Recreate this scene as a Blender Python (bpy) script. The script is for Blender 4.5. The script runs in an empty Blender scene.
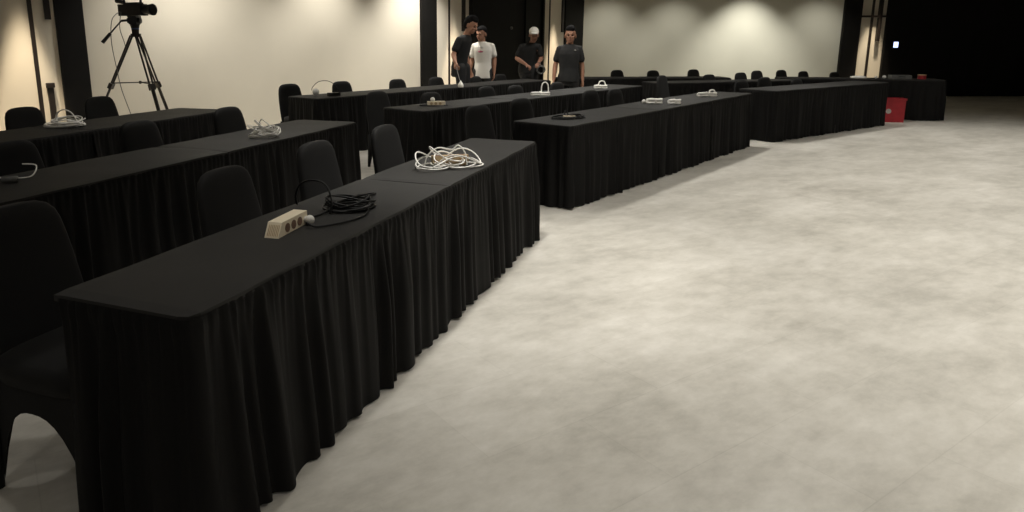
import bpy, bmesh, math, random
from mathutils import Vector, Matrix, Quaternion
PI = math.pi
scene = bpy.context.scene
COL = scene.collection
dg = lambda: bpy.context.evaluated_depsgraph_get()

# ------------------------------------------------------------------ materials
def mat(name, col, rough=.6, metal=0, spec=.5, sheen=0, noise=None, bump=None, emit=None, es=1, coat=0):
    m = bpy.data.materials.new(name); m.use_nodes = True
    nt = m.node_tree; b = nt.nodes['Principled BSDF']
    b.inputs['Base Color'].default_value = (*col, 1)
    b.inputs['Roughness'].default_value = rough
    b.inputs['Metallic'].default_value = metal
    b.inputs['Specular IOR Level'].default_value = spec
    b.inputs['Sheen Weight'].default_value = sheen
    b.inputs['Coat Weight'].default_value = coat
    if noise or bump:
        tc = nt.nodes.new('ShaderNodeTexCoord')
    if noise:                                  # (scale, amount)
        n = nt.nodes.new('ShaderNodeTexNoise'); n.inputs['Scale'].default_value = noise[0]
        n.inputs['Detail'].default_value = 5
        r = nt.nodes.new('ShaderNodeValToRGB')
        a = noise[1]
        r.color_ramp.elements[0].position = .3; r.color_ramp.elements[1].position = .7
        r.color_ramp.elements[0].color = (*[c*(1-a) for c in col], 1)
        r.color_ramp.elements[1].color = (*[min(1, c*(1+a)) for c in col], 1)
        nt.links.new(tc.outputs['Object'], n.inputs['Vector'])
        nt.links.new(n.outputs['Fac'], r.inputs['Fac'])
        nt.links.new(r.outputs['Color'], b.inputs['Base Color'])
    if bump:                                   # (scale, strength)
        n2 = nt.nodes.new('ShaderNodeTexNoise'); n2.inputs['Scale'].default_value = bump[0]
        bp = nt.nodes.new('ShaderNodeBump'); bp.inputs['Strength'].default_value = bump[1]
        bp.inputs['Distance'].default_value = .002
        nt.links.new(tc.outputs['Object'], n2.inputs['Vector'])
        nt.links.new(n2.outputs['Fac'], bp.inputs['Height'])
        nt.links.new(bp.outputs['Normal'], b.inputs['Normal'])
    if emit:
        b.inputs['Emission Color'].default_value = (*emit, 1)
        b.inputs['Emission Strength'].default_value = es
    return m

M = dict(
    wall=mat('painted_plaster', (.62, .57, .47), .85, noise=(1.2, .03), bump=(90, .15)),
    back=mat('grey_plaster', (.57, .55, .46), .85, noise=(1.1, .03), bump=(90, .15)),
    niche=mat('cream_panel', (.72, .66, .55), .7, noise=(2, .02)),
    black=mat('black_laminate', (.006, .0055, .005), .6, spec=.2, noise=(6, .15)),
    trimblack=mat('black_trim', (.016, .011, .009), .45, noise=(9, .15)),
    doorm=mat('charcoal_door', (.005, .005, .0048), .6, spec=.2, noise=(5, .15)),
    gapshade=mat('painted_gap_shade', (.004, .004, .004), .9, noise=(4, .1)),
    ceil=mat('ceiling_paint', (.35, .33, .29), .9, noise=(2, .05)),
    cloth=mat('black_table_cloth', (.0165, .0158, .0148), .66, spec=.36, noise=(14, .10), bump=(500, .5)),
    skirt=mat('black_skirt_satin', (.0036, .0033, .0031), .65, spec=.17, noise=(5, .12), bump=(260, .25)),
    chair=mat('black_stretch_cover', (.0062, .006, .0057), .75, spec=.25, sheen=.02, noise=(8, .15), bump=(400, .3)),
    board=mat('table_board', (.25, .17, .10), .6, noise=(6, .2)),
    steel=mat('black_steel', (.02, .02, .02), .4, .8, noise=(10, .1)),
    tripod=mat('tripod_metal', (.035, .03, .026), .4, .5, noise=(12, .2)),
    cam=mat('camera_plastic', (.010, .010, .011), .45, noise=(12, .2)),
    blue=mat('blue_label', (.05, .09, .20), .5, noise=(12, .2)),
    lens=mat('lens_glass', (.01, .01, .02), .05, coat=1, noise=(3, .1)),
    whitecable=mat('white_cable', (.93, .91, .86), .35, noise=(20, .05)),
    blackcable=mat('black_cable', (.005, .005, .005), .42, spec=.3, noise=(20, .1)),
    beige=mat('beige_plastic', (.84, .74, .56), .5, noise=(20, .04)),
    tan=mat('tan_plastic', (.50, .36, .20), .5, noise=(20, .06)),
    brown=mat('brown_socket', (.20, .12, .08), .5, noise=(30, .2)),
    white=mat('white_plastic', (.80, .78, .73), .4, noise=(20, .04)),
    paper=mat('white_paper', (.75, .73, .68), .8, noise=(20, .04)),
    grey=mat('grey_gear', (.10, .10, .095), .5, noise=(12, .2)),
    red=mat('red_plastic', (.32, .012, .02), .5, noise=(10, .15)),
    skin=mat('skin', (.34, .17, .105), .55, noise=(12, .10)),
    skin2=mat('skin_dark', (.26, .125, .08), .55, noise=(12, .10)),
    hair=mat('black_hair', (.006, .0055, .0055), .85, spec=.15, noise=(40, .3), bump=(120, .8)),
    eye=mat('eye_dark', (.015, .01, .01), .2, noise=(9, .1)),
    lip=mat('lip', (.22, .08, .06), .5, noise=(30, .1)),
    tblack=mat('black_shirt', (.0035, .0035, .0035), .85, noise=(10, .2), bump=(25, .8)),
    tgrey=mat('charcoal_shirt', (.014, .014, .0137), .85, noise=(10, .25), bump=(25, .8)),
    twhite=mat('white_shirt', (.70, .67, .61), .85, noise=(6, .04), bump=(20, .8)),
    trouser=mat('black_trousers', (.006, .006, .0065), .8, noise=(10, .2), bump=(20, .6)),
    trouserg=mat('grey_trousers', (.014, .013, .012), .8, noise=(10, .2), bump=(20, .6)),
    shoe=mat('dark_shoe', (.02, .018, .016), .5, noise=(10, .2)),
    cap=mat('pale_cap', (.55, .53, .48), .8, noise=(14, .05)),
    pink=mat('pink_print', (.45, .10, .16), .8, noise=(40, .2)),
    greyprint=mat('grey_print', (.40, .38, .35), .8, noise=(40, .2)),
    screen=mat('lit_screen', (.1, .1, .3), .3, emit=(.55, .65, 1.0), es=2.6),
)

def floor_mat():
    m = bpy.data.materials.new('concrete_look_vinyl'); m.use_nodes = True
    nt = m.node_tree; N = nt.nodes; Lk = nt.links; b = N['Principled BSDF']
    tc = N.new('ShaderNodeTexCoord'); mp = N.new('ShaderNodeMapping')
    mp.inputs['Rotation'].default_value = (0, 0, math.radians(-34)); Lk.new(tc.outputs['Object'], mp.inputs['Vector'])
    st = N.new('ShaderNodeMapping'); st.inputs['Scale'].default_value = (.8, 1.3, 1); Lk.new(mp.outputs['Vector'], st.inputs['Vector'])
    n1 = N.new('ShaderNodeTexNoise'); n1.inputs['Scale'].default_value = 1.5; n1.inputs['Detail'].default_value = 8; n1.inputs['Roughness'].default_value = .62
    n2 = N.new('ShaderNodeTexNoise'); n2.inputs['Scale'].default_value = 7; n2.inputs['Detail'].default_value = 9; n2.inputs['Roughness'].default_value = .7
    Lk.new(st.outputs['Vector'], n1.inputs['Vector']); Lk.new(st.outputs['Vector'], n2.inputs['Vector'])
    br = N.new('ShaderNodeTexBrick'); br.inputs['Scale'].default_value = 1
    br.inputs['Brick Width'].default_value = .92; br.inputs['Row Height'].default_value = .46
    br.inputs['Mortar Size'].default_value = .0025; br.inputs['Mortar Smooth'].default_value = .3
    br.inputs['Color1'].default_value = (.46, .46, .46, 1); br.inputs['Color2'].default_value = (.54, .54, .54, 1); br.inputs['Mortar'].default_value = (.42, .42, .42, 1)
    Lk.new(mp.outputs['Vector'], br.inputs['Vector'])
    add = N.new('ShaderNodeMix'); add.data_type = 'FLOAT'; add.inputs[0].default_value = .42
    Lk.new(n1.outputs['Fac'], add.inputs[2]); Lk.new(n2.outputs['Fac'], add.inputs[3])
    mx = N.new('ShaderNodeMath'); mx.operation = 'MULTIPLY_ADD'; mx.inputs[1].default_value = .55; Lk.new(br.outputs['Color'], mx.inputs[0]); 
    Lk.new(add.outputs[0], mx.inputs[2])
    r = N.new('ShaderNodeValToRGB'); cr = r.color_ramp
    cr.elements[0].position = .62; cr.elements[0].color = (.40, .38, .335, 1)
    cr.elements[1].position = .92; cr.elements[1].color = (.68, .655, .60, 1)
    e = cr.elements.new(.77); e.color = (.55, .525, .47, 1)
    Lk.new(mx.outputs[0], r.inputs['Fac']); Lk.new(r.outputs['Color'], b.inputs['Base Color'])
    b.inputs['Roughness'].default_value = .42; b.inputs['Specular IOR Level'].default_value = .35
    rr = N.new('ShaderNodeMapRange'); rr.inputs['To Min'].default_value = .36; rr.inputs['To Max'].default_value = .55
    Lk.new(n2.outputs['Fac'], rr.inputs['Value']); Lk.new(rr.outputs[0], b.inputs['Roughness'])
    return m
M['floor'] = floor_mat()

# ------------------------------------------------------------------ helpers
def link_mesh(name, bm, m, parent=None, smooth=False, bevel=0):
    if bevel:
        bmesh.ops.bevel(bm, geom=[e for e in bm.edges if e.calc_face_angle(0) > .6], offset=bevel, segments=2, affect='EDGES', profile=.5)
    bmesh.ops.recalc_face_normals(bm, faces=bm.faces)
    me = bpy.data.meshes.new(name); bm.to_mesh(me); bm.free()
    if smooth:
        for p in me.polygons: p.use_smooth = True
    if isinstance(m, (list, tuple)):
        for k in m: me.materials.append(k)
    else: me.materials.append(m)
    o = bpy.data.objects.new(name, me); COL.objects.link(o)
    if parent: o.parent = parent
    return o

def thing(name, label, cat, loc=(0, 0, 0), rz=0, group=None):
    o = bpy.data.objects.new(name, None); COL.objects.link(o)
    o.location = loc; o.rotation_euler = (0, 0, rz); o.empty_display_size = .1
    return tag(o, label, cat, group)
def tag(o, label, cat, group=None):
    o['label'] = label; o['category'] = cat
    if group: o['group'] = group
    return o
def struct(name, bm, m, **k):
    o = link_mesh(name, bm, m, **k); o['kind'] = 'structure'; return o

def box(bm, x0, x1, y0, y1, z0, z1, mtx=None):
    vs = [bm.verts.new((x, y, z)) for x in (x0, x1) for y in (y0, y1) for z in (z0, z1)]
    for f in ((0, 1, 3, 2), (4, 6, 7, 5), (0, 4, 5, 1), (2, 3, 7, 6), (0, 2, 6, 4), (1, 5, 7, 3)):
        bm.faces.new([vs[i] for i in f])
    if mtx: bmesh.ops.transform(bm, matrix=mtx, verts=vs)
    return vs
def frame(p0, p1):
    z = (p1-p0).normalized()
    a = Vector((0, 0, 1)) if abs(z.z) < .95 else Vector((1, 0, 0))
    x = a.cross(z).normalized(); return x, z.cross(x), z
def rod(bm, p0, p1, r0, r1=None, n=10):
    p0, p1 = Vector(p0), Vector(p1); r1 = r0 if r1 is None else r1
    x, y, z = frame(p0, p1); A = []; B = []
    for i in range(n):
        a = 2*PI*i/n; d = x*math.cos(a)+y*math.sin(a)
        A.append(bm.verts.new(p0+d*r0)); B.append(bm.verts.new(p1+d*r1))
    for i in range(n): bm.faces.new((A[i], A[(i+1) % n], B[(i+1) % n], B[i]))
    bm.faces.new(A[::-1]); bm.faces.new(B)
def ball(bm, c, r, sc=(1, 1, 1), n=12, rot=None):
    m = Matrix.Translation(Vector(c)) @ (rot.to_matrix().to_4x4() if rot else Matrix.Identity(4)) @ Matrix.Diagonal((r*sc[0], r*sc[1], r*sc[2], 1))
    bmesh.ops.create_uvsphere(bm, u_segments=n, v_segments=max(6, n*2//3), radius=1, matrix=m)
def sweep(bm, pts, r, n=6):
    pts = [Vector(p) for p in pts]; rings = []
    up = Vector((0, 0, 1)); px = None
    for i, p in enumerate(pts):
        t = (pts[min(i+1, len(pts)-1)]-pts[max(i-1, 0)])
        if t.length < 1e-7: t = Vector((1, 0, 0))
        t.normalize()
        if px is None:
            px = (Vector((0, 0, 1)) if abs(t.z) < .9 else Vector((1, 0, 0))).cross(t).normalized()
        px = (px-t*px.dot(t)).normalized(); py = t.cross(px)
        rings.append([bm.verts.new(p+(px*math.cos(2*PI*k/n)+py*math.sin(2*PI*k/n))*r) for k in range(n)])
    for a, b in zip(rings, rings[1:]):
        for k in range(n): bm.faces.new((a[k], a[(k+1) % n], b[(k+1) % n], b[k]))
    bm.faces.new(rings[0][::-1]); bm.faces.new(rings[-1])
def smoothpts(P, sub=8):
    P = [Vector(p) for p in P]; out = []
    for i in range(len(P)-1):
        a, b, c, d = P[max(i-1, 0)], P[i], P[i+1], P[min(i+2, len(P)-1)]
        for k in range(sub):
            t = k/sub
            out.append(.5*((2*b)+(c-a)*t+(2*a-5*b+4*c-d)*t*t+(3*b-a-3*c+d)*t**3))
    out.append(P[-1]); return out

# ------------------------------------------------------------------ setting
bm = bmesh.new(); box(bm, -12, 16, -4, 22, -.1, 0); struct('floor', bm, M['floor'])
bm = bmesh.new(); box(bm, -12, 16, -4, 22, 3.3, 3.4); struct('ceiling', bm, M['ceil'])
# left long wall runs at 50 degrees; local x = along wall (s), local -y = into the room
WP = Vector((-.70, 13.97, 0)); WD = Vector((.64, .77, 0)).normalized(); WA = math.atan2(WD.y, WD.x)
WM = Matrix.Translation(WP) @ Matrix.Rotation(WA, 4, 'Z')
def wbox(s0, s1, d0, d1, z0, z1):
    b = bmesh.new(); box(b, s0, s1, -d1, -d0, z0, z1, WM); return b
struct('wall_left', wbox(-14, 6.3, -.15, 0, 0, 3.3), M['wall'])
Y2 = 18.65
bm = bmesh.new(); box(bm, 3.2, 16, Y2, Y2+.15, 0, 3.3); struct('wall_back', bm, M['back'])
bm = bmesh.new(); box(bm, 15.2, 15.35, -4, Y2, 0, 3.3); struct('wall_right', bm, M['back'])
tn = [0]
def trim(bm, m, **k):
    tn[0] += 1; return struct('trim_%d' % tn[0], bm, m, **k)
# black columns standing a little proud of the wall
for s0, s1 in ((-6.66, -6.33), (-.05, .39), (5.24, 6.22), (-8.9, -8.1)):
    trim(wbox(s0, s1, 0, .06, 0, 3.3), M['black'], bevel=.004)
for x0, x1 in ((9.97, 10.41),):
    bm = bmesh.new(); box(bm, x0, x1, Y2-.10, Y2, 0, 3.3); trim(bm, M['black'], bevel=.004)
# dark cladding at the right end of the back wall
bm = bmesh.new()
for i in range(7): box(bm, 11.08+i*.59, 11.08+i*.59+.583, Y2-.10, Y2, 0, 3.3)
trim(bm, M['black'], bevel=.004)
# cream panels of the lit bays, with black reveal strips
for s0, s1, st, b0 in ((-8.1, -6.66, -6.93, -6.775), (.39, 1.44, .80, 1.20), (4.19, 5.24, 4.56, 5.10)):
    trim(wbox(s0, s1, 0, .02, 0, 3.3), M['niche'])
    trim(wbox(st-.024, st+.024, .02, .035, 0, 3.3), M['trimblack'], bevel=.003)
    trim(wbox(b0, b0+(.065 if s0 < 0 else .10), 0.02, .05, 1.72 if s0 < 0 else 1.64, 3.3), M['trimblack'], bevel=.003)      # upper bar
trim(wbox(-6.84, -6.775, .02, .05, 0, .90), M['trimblack'], bevel=.003)
trim(wbox(-6.855, -6.76, .02, .06, .90, .96), M['trimblack'], bevel=.006)
bm = bmesh.new(); box(bm, 10.41, 11.08, Y2-.02, Y2, 0, 3.3); trim(bm, M['niche'])
bm = bmesh.new(); box(bm, 10.69, 10.745, Y2-.05, Y2-.02, 0, 3.3); trim(bm, M['trimblack'], bevel=.003)
bm = bmesh.new(); box(bm, 10.86, 10.94, Y2-.10, Y2-.02, 1.42, 3.3); trim(bm, M['trimblack'], bevel=.003)
bm = bmesh.new(); box(bm, 10.41, 11.08, Y2-.08, Y2-.02, 2.02, 2.07); trim(bm, M['trimblack'], bevel=.003)
# double door
d1 = struct('door_1', wbox(1.44, 4.19, 0, .05, 0, 3.3), M['gapshade'])  # solid slab, darkness of the open gap put into its black colour
def dpart(name, b, m, **k):
    o = link_mesh(name, b, m, parent=d1, **k); return o
dpart('door_leaf', wbox(1.52, 3.02, .05, .09, 0, 2.9), M['doorm'], bevel=.004)
dpart('door_leaf', wbox(3.45, 4.12, .05, .09, 0, 2.9), M['doorm'], bevel=.004)
dpart('door_frame', wbox(1.44, 1.52, .05, .13, 0, 3.3), M['black'], bevel=.004)
dpart('door_frame', wbox(4.12, 4.19, .05, .13, 0, 3.3), M['black'], bevel=.004)
b = bmesh.new(); c = WM @ Vector((2.85, -.11, 1.72)); ball(b, c, .035, (1, 1, 1)); dpart('door_dot', b, M['grey'], smooth=True)  # small grey round piece high on the wide leaf

# ------------------------------------------------------------------ skirted tables
def skirt_mesh(L, W, ends, seed, step):
    """gathered skirt along the front (y=0) plus the requested ends; open at the back"""
    R = random.Random(seed); H = .738; r = .03
    path = []
    def seg(p, q, nrm):
        n = max(2, int((Vector(q)-Vector(p)).length/step))
        for i in range(n): 
            t = i/n; path.append(((p[0]+(q[0]-p[0])*t, p[1]+(q[1]-p[1])*t), nrm))
    def corner(cx, cy, a0, a1):
        for i in range(5):
            a = a0+(a1-a0)*i/5; path.append(((cx+r*math.cos(a), cy+r*math.sin(a)), (math.cos(a), math.sin(a))))
    e = .004
    if 'l' in ends:
        seg((-e, W-.01), (-e, r-e), (-1, 0)); corner(-e+r, -e+r, PI, 1.5*PI); x0 = r
    else: x0 = -.006
    x1 = L-r if 'r' in ends else L+.006
    seg((x0, -e), (x1, -e), (0, -1))
    if 'r' in ends:
        corner(L+e-r, -e+r, 1.5*PI, 2*PI); seg((L+e, r), (L+e, W-.01), (1, 0))
        path.append(((L+e, W-.01), (1, 0)))
    else: path.append(((x1, -e), (0, -1)))
    # arc length
    S = [0]
    for i in range(1, len(path)):
        a, b = path[i-1][0], path[i][0]; S.append(S[-1]+math.hypot(b[0]-a[0], b[1]-a[1]))
    # pleat positions, irregular
    ph = [R.uniform(0, 6.28) for _ in range(8)]
    def low(s):      # broad folds at the hem
        u = s*2*PI/.118 + 1.5*math.sin(s*2*PI/.47+ph[0]) + .9*math.sin(s*2*PI/.29+ph[1])
        w = math.sin(u); w2 = math.sin(u*.5+ph[2])
        return (.65*math.copysign(abs(w)**.75, w)+.35*w2)*(.75+.35*math.sin(s*2*PI/.83+ph[3]))
    def high(s):     # fine gathers under the table edge
        return math.sin(s*2*PI/.043+1.2*math.sin(s*2*PI/.21+ph[4]))*.7+.3*math.sin(s*2*PI/.023+ph[5])
    zs = [1, .985, .965, .94, .90, .85, .77, .66, .53, .40, .27, .14, .05, 0]
    bm = bmesh.new(); rows = []
    for z in zs:
        t = 1-z; row = []
        for (p, n), s in zip(path, S):
            d = .004 + low(s+.012*math.sin(t*4+s*3+ph[6]))*(.029*min(1, t*2.2)**.8) + high(s)*.006*math.exp(-t*4)*(0 if z > .99 else 1) + .028*t
            if .93 < z < .99: d += .004
            hem = (.010+.007*math.sin(s*2*PI/.6+ph[7])+.004*low(s*.7)) if z == 0 else 0
            d = max(d, -.010)
            row.append(bm.verts.new((p[0]+n[0]*d, p[1]+n[1]*d, max(.004, z*H+hem))))
        rows.append(row)
    for a, b in zip(rows, rows[1:]):
        for i in range(len(a)-1): bm.faces.new((a[i], b[i], b[i+1], a[i+1]))
    return bm
def cover_mesh(L, W, ends, seed):
    R = random.Random(seed); ov = .007
    x0 = -ov if 'l' in ends else .003; x1 = L+ov if 'r' in ends else L-.003
    nx, ny = 40, 12; ph = [R.uniform(0, 6.28) for _ in range(4)]
    bm = bmesh.new(); G = []
    for i in range(nx+1):
        col = []
        for j in range(ny+1):
            x = x0+(x1-x0)*i/nx; y = -ov+(W+2*ov)*j/ny
            z = .752+.0012*math.sin(x*5+ph[0])*math.sin(y*9+ph[1])+.0008*math.sin(x*13+y*7+ph[2])
            if j in (0, ny): z -= .003
            if (i == 0) or (i == nx): z -= .004
            if j == 0: y += .002*math.sin(x*17+ph[3])
            cut = .016
            if (i == 0 and 'l' in ends) or (i == nx and 'r' in ends):
                if j == 0: x += cut if i == 0 else -cut; y += cut
            col.append(bm.verts.new((x, y, z)))
        G.append(col)
    for i in range(nx):
        for j in range(ny): bm.faces.new((G[i][j], G[i+1][j], G[i+1][j+1], G[i][j+1]))
    rim = [G[i][0] for i in range(nx+1)]+[G[nx][j] for j in range(1, ny+1)]+[G[i][ny] for i in range(nx-1, -1, -1)]+[G[0][j] for j in range(ny-1, 0, -1)]
    prev = rim
    for dz, sh in ((.008, 0), (.020, -.002)):
        nxt = [bm.verts.new((v.co.x, v.co.y, v.co.z-dz+.002*math.sin(k*1.7+ph[0]))) for k, v in enumerate(rim)]
        for k in range(len(rim)):
            k2 = (k+1) % len(rim); bm.faces.new((prev[k], prev[k2], nxt[k2], nxt[k]))
        prev = nxt
    bm.faces.new(prev)
    return bm
tid = [0]
def table(x, y, ang, L, W, ends, label, group, step=.011):
    tid[0] += 1; sd = tid[0]*7+3
    t = thing('banquet_table', label, 'table', (x, y, 0), ang, group)
    link_mesh('tabletop_cloth', cover_mesh(L, W, ends, sd), M['cloth'], t, smooth=False)
    link_mesh('pleated_skirt', skirt_mesh(L, W, ends, sd, step), M['skirt'], t, smooth=True)
    bm = bmesh.new(); box(bm, .012, L-.012, .012, W-.006, .700, .7275); link_mesh('table_board', bm, M['board'], t)
    for lx in (.14, L-.14):
        for ly in (.07, W-.27):
            bm = bmesh.new(); rod(bm, (lx, ly, 0), (lx, ly, .70), .014, n=8); link_mesh('leg', bm, M['steel'], t, smooth=True)
    return t
def row(p, q, fr, W, labels, group, lend=True, rend=True, step=.011):
    p, q = Vector(p), Vector(q); d = q-p; Lt = d.length; a = math.atan2(d.y, d.x); u = d/Lt; s = 0
    for i, f in enumerate(fr):
        L = Lt*f; ends = ('l' if i == 0 and lend else '')+('r' if i == len(fr)-1 and rend else '')
        c = p+u*s
        table(c.x, c.y, a, L, W, ends, labels[i], group, step); s += L
row((-.74, 1.81), (.58, 5.16), (.525, .475), .50,
    ('nearest black skirted table, with the beige power strip and black cable coil on it',
     'black skirted table with the tangled white cable heap on it, end of the front row'), 'front row of black skirted tables', step=.007)
row((-2.20, 3.00), (-.92, 6.38), (.5, .5), .60,
    ('black draped table at the left edge of the photo, second row from the front',
     'black draped table holding the oval white cable pile, end of the second row'), 'second row of black skirted tables')
row((-3.68, 4.14), (-2.43, 7.50), (.5, .5), .66,
    ('black skirted table at the far left edge, half of it out of view, third row',
     'black skirted table holding the flat white cable pile, in front of the camera tripod'), 'third row of black skirted tables')
row((.99, 6.09), (4.10, 9.80), (.37, .315, .315), .60,
    ('black skirted table with a black cable ring and beige strip, bordering the open floor',
     'middle black skirted table with two white bundles and a white plug on it',
     'black skirted table with one white folded bundle at its far end, by the open floor'), 'middle block row of tables along the open floor')
row((-.35, 7.36), (2.98, 11.36), (1/3, 1/3, 1/3), .60,
    ('black skirted table carrying a small beige power strip with a white plug, middle block',
     'black skirted table carrying the white cable bundle with a tall loop handle',
     'black skirted table carrying the small white cable bundle, in front of the man in charcoal'), 'middle block second row of tables')
row((-1.77, 8.90), (1.70, 12.90), (1/3, 1/3, 1/3), .60,
    ('black skirted table near the pale wall with a white ball plug and arched wire',
     'black skirted table between the pale wall bay and the man in the black shirt',
     'black skirted table in front of the man in the pale cap'), 'middle block rear row of tables')
row((4.63, 10.21), (7.49, 12.27), (.5, .5), .60,
    ('left table of the black skirted pair at the far edge of the open floor',
     'right table of the black skirted pair, its end beside the red crate'), 'right block front row of tables')
row((3.44, 11.99), (6.22, 12.85), (.5, .5), .55,
    ('black skirted table beyond the floor side row, left of the bright wall patch',
     'black skirted table behind the chairs of the right block'), 'right block second row of tables', step=.02)
row((1.95, 13.45), (5.28, 13.66), (.5, .5), .55,
    ('far black table right behind the man in charcoal, along the back wall',
     'far black table below the bright patch of the back wall'), 'rearmost row of tables along the back wall', step=.02)
row((6.20, 13.58), (8.90, 12.87), (.5, .5), .55,
    ('far black table with a folded white cloth on it, below the black column',
     'far black table at the right edge with grey and red gear on it'), 'right block rear row of tables', step=.02)

# ------------------------------------------------------------------ chairs
def loft(bm, secs, n=20, cap=True):
    """secs: (cx,cy,z,rx,ry,pow) superellipse sections stacked in z"""
    rings = []
    for cx, cy, z, rx, ry, pw in secs:
        rg = []
        for k in range(n):
            a = 2*PI*k/n; c, s = math.cos(a), math.sin(a)
            rg.append(bm.verts.new((cx+rx*math.copysign(abs(c)**(2/pw), c), cy+ry*math.copysign(abs(s)**(2/pw), s), z)))
        rings.append(rg)
    for a, b in zip(rings, rings[1:]):
        for k in range(n): bm.faces.new((a[k], a[(k+1) % n], b[(k+1) % n], b[k]))
    if cap: bm.faces.new(rings[0][::-1]); bm.faces.new(rings[-1])
def make_chair():
    t = thing('banquet_chair', '', 'chair')
    # backrest: rounded slab, reclined; local -Y is the way the chair faces; top of back near y=0
    bm = bmesh.new(); secs = []
    prof = [(.36, .215), (.42, .222), (.50, .222), (.60, .218), (.70, .210), (.78, .200), (.84, .188), (.875, .172), (.900, .145), (.913, .110), (.918, .06)]
    for z, w in prof:
        y = -.10*(1-(z-.36)/.56)**1.15
        th = .030 if z < .87 else .030*max(.25, (1-((z-.87)/.055)**2)**.5 if z < .92 else .25)
        secs.append((0, y, z, w*.94, th, 3.2))
    loft(bm, secs, 28); link_mesh('backrest', bm, M['chair'], t, smooth=True)
    bm = bmesh.new()
    loft(bm, [(0, -.30, .385, .20, .205, 4), (0, -.30, .395, .222, .225, 4), (0, -.30, .43, .228, .23, 4), (0, -.30, .462, .222, .222, 4), (0, -.30, .476, .19, .19, 4), (0, -.30, .482, .10, .10, 3)], 28)
    link_mesh('seat', bm, M['chair'], t, smooth=True)
    # stretch cover below the seat: four webs pulled into arches between the legs
    bm = bmesh.new()
    C = [(-.205, -.09), (.205, -.09), (.205, -.50), (-.205, -.50)]
    for i in range(4):
        a, b = Vector(C[i]), Vector(C[(i+1) % 4]); n = 14; T = []; B = []
        nm = Vector((-(b-a).y, (b-a).x)).normalized()
        for k in range(n+1):
            u = k/n; p = a.lerp(b, u); h = .40*(1-abs(2*u-1)**2.6)*.72+.03
            inn = nm*(-.035*(1-(2*u-1)**2))*-1
            T.append(bm.verts.new((p.x, p.y, .40))); B.append(bm.verts.new((p.x+inn.x*.5, p.y+inn.y*.5, h)))
        for k in range(n): bm.faces.new((T[k], T[k+1], B[k+1], B[k]))
    link_mesh('cover_skirt', bm, M['chair'], t, smooth=True)
    for x, y in C:
        bm = bmesh.new(); rod(bm, (x*1.05, y+(.02 if y > -.2 else -.01), 0), (x, y, .40), .017, .026, 10)
        link_mesh('leg', bm, M['chair'], t, smooth=True)
    return t
proto = make_chair(); first = [True]
def chair(x, y, fx, fy, label, group, zs=1):
    """fx,fy: facing direction of the sitter"""
    if first[0]: r = proto; first[0] = False
    else:
        r = proto.copy(); COL.objects.link(r)
        for ch in proto.children:
            c = ch.copy(); COL.objects.link(c); c.parent = r
    r.location = (x, y, 0); r.rotation_euler = (0, 0, math.atan2(fx, -fy)); r.scale = (1, 1, zs)
    r['label'] = label; r['category'] = 'chair'; r['group'] = group
fA = (.93, -.37); fM = (.77, -.64); fH = (.58, -.81)
gA, gB, gC = 'chairs behind the front row of tables', 'chairs behind the second row of tables', 'chairs behind the third row of tables'
chair(-1.55, 2.35, *fA, 'nearest black covered chair, cut by the left edge beside the nearest table end', gA, 1.02)
chair(-1.08, 3.16, *fA, 'black covered chair directly behind the beige power strip', gA, 1.0)
chair(-.80, 3.87, *fA, 'black covered chair behind the black cable coil', gA, 1.02)
chair(-.49, 4.62, *fA, 'black covered chair behind the tangled white cable heap, nearest the gap of bare floor', gA, 1.02)
chair(-2.76, 4.26, *fA, 'black covered chair at the left edge between second and third rows', gB, .96)
chair(-2.34, 5.10, *fA, 'black covered chair in the middle of the second row, below the tripod', gB, .99)
chair(-1.99, 6.05, *fA, 'black covered chair just left of the oval white cable pile', gB, 1.0)
chair(-3.93, 6.33, *fA, 'black covered chair against the warm lit bay at the far left', gC, .97)
chair(-3.66, 7.17, *fA, 'black covered chair in front of the black column, left of the tripod', gC, 1.0)
gF, gE, gD = 'chairs behind the rear row of the middle block', 'chairs behind the second row of the middle block', 'chairs behind the floor side row'
chair(-2.33, 9.75, *fM, 'black covered chair at the left end of the rear row against the pale wall', gF, .96)
chair(-1.72, 10.44, *fM, 'black covered chair behind the arched wire and white ball plug', gF, .955)
chair(-.97, 11.31, *fM, 'black covered chair against the pale wall, left of the black column', gF, .935)
chair(-.37, 12.00, *fM, 'black covered chair in front of the black column left of the standing men', gF, .93)
chair(.31, 12.79, *fM, 'black covered chair partly hidden between the two men at the left', gF, .90)
chair(.80, 13.35, *fM, 'black covered chair in front of the dark door, right of the man in white', gF, .91)
chair(-.97, 8.43, *fM, 'tall looking black covered chair off the left end of the middle block', gE, .955)
chair(-.34, 8.74, *fM, 'black covered chair behind the small beige power strip', gE, .92)
chair(.38, 9.52, *fM, 'black covered chair below the man in the white shirt, second middle row', gE, .94)
chair(.81, 9.97, *fM, 'black covered chair just left of the white bundle with loop handle', gE, .925)
chair(1.50, 10.72, *fM, 'black covered chair beside the right hand of the man in charcoal', gE, .92)
chair(.18, 6.41, *fM, 'black covered chair left of the floor side row, before the second middle row', gD, .98)
chair(.62, 6.95, *fM, 'black covered chair behind the black cable ring with beige strip', gD, 1.0)
chair(1.51, 8.04, *fM, 'black covered chair below the small white cable bundle, floor side row', gD, 1.0)
chair(1.89, 8.50, *fM, 'black covered chair left of the white plug and two bundles', gD, .98)
chair(3.30, 11.45, *fM, 'black covered chair off the end of the second middle row, rising past the far table', gD, .99)
gH, gG, gJ = 'chairs behind the right block front row', 'chairs along the rearmost row', 'chairs behind the right rear tables'
chair(4.45, 11.10, *fH, 'black covered chair at the left end of the right block front pair', gH, .93)
chair(4.97, 11.47, *fH, 'arched black covered chair, second along the right block front pair', gH, .96)
chair(5.78, 12.07, *fH, 'black covered chair behind the middle of the right block front pair', gH, .89)
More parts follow.
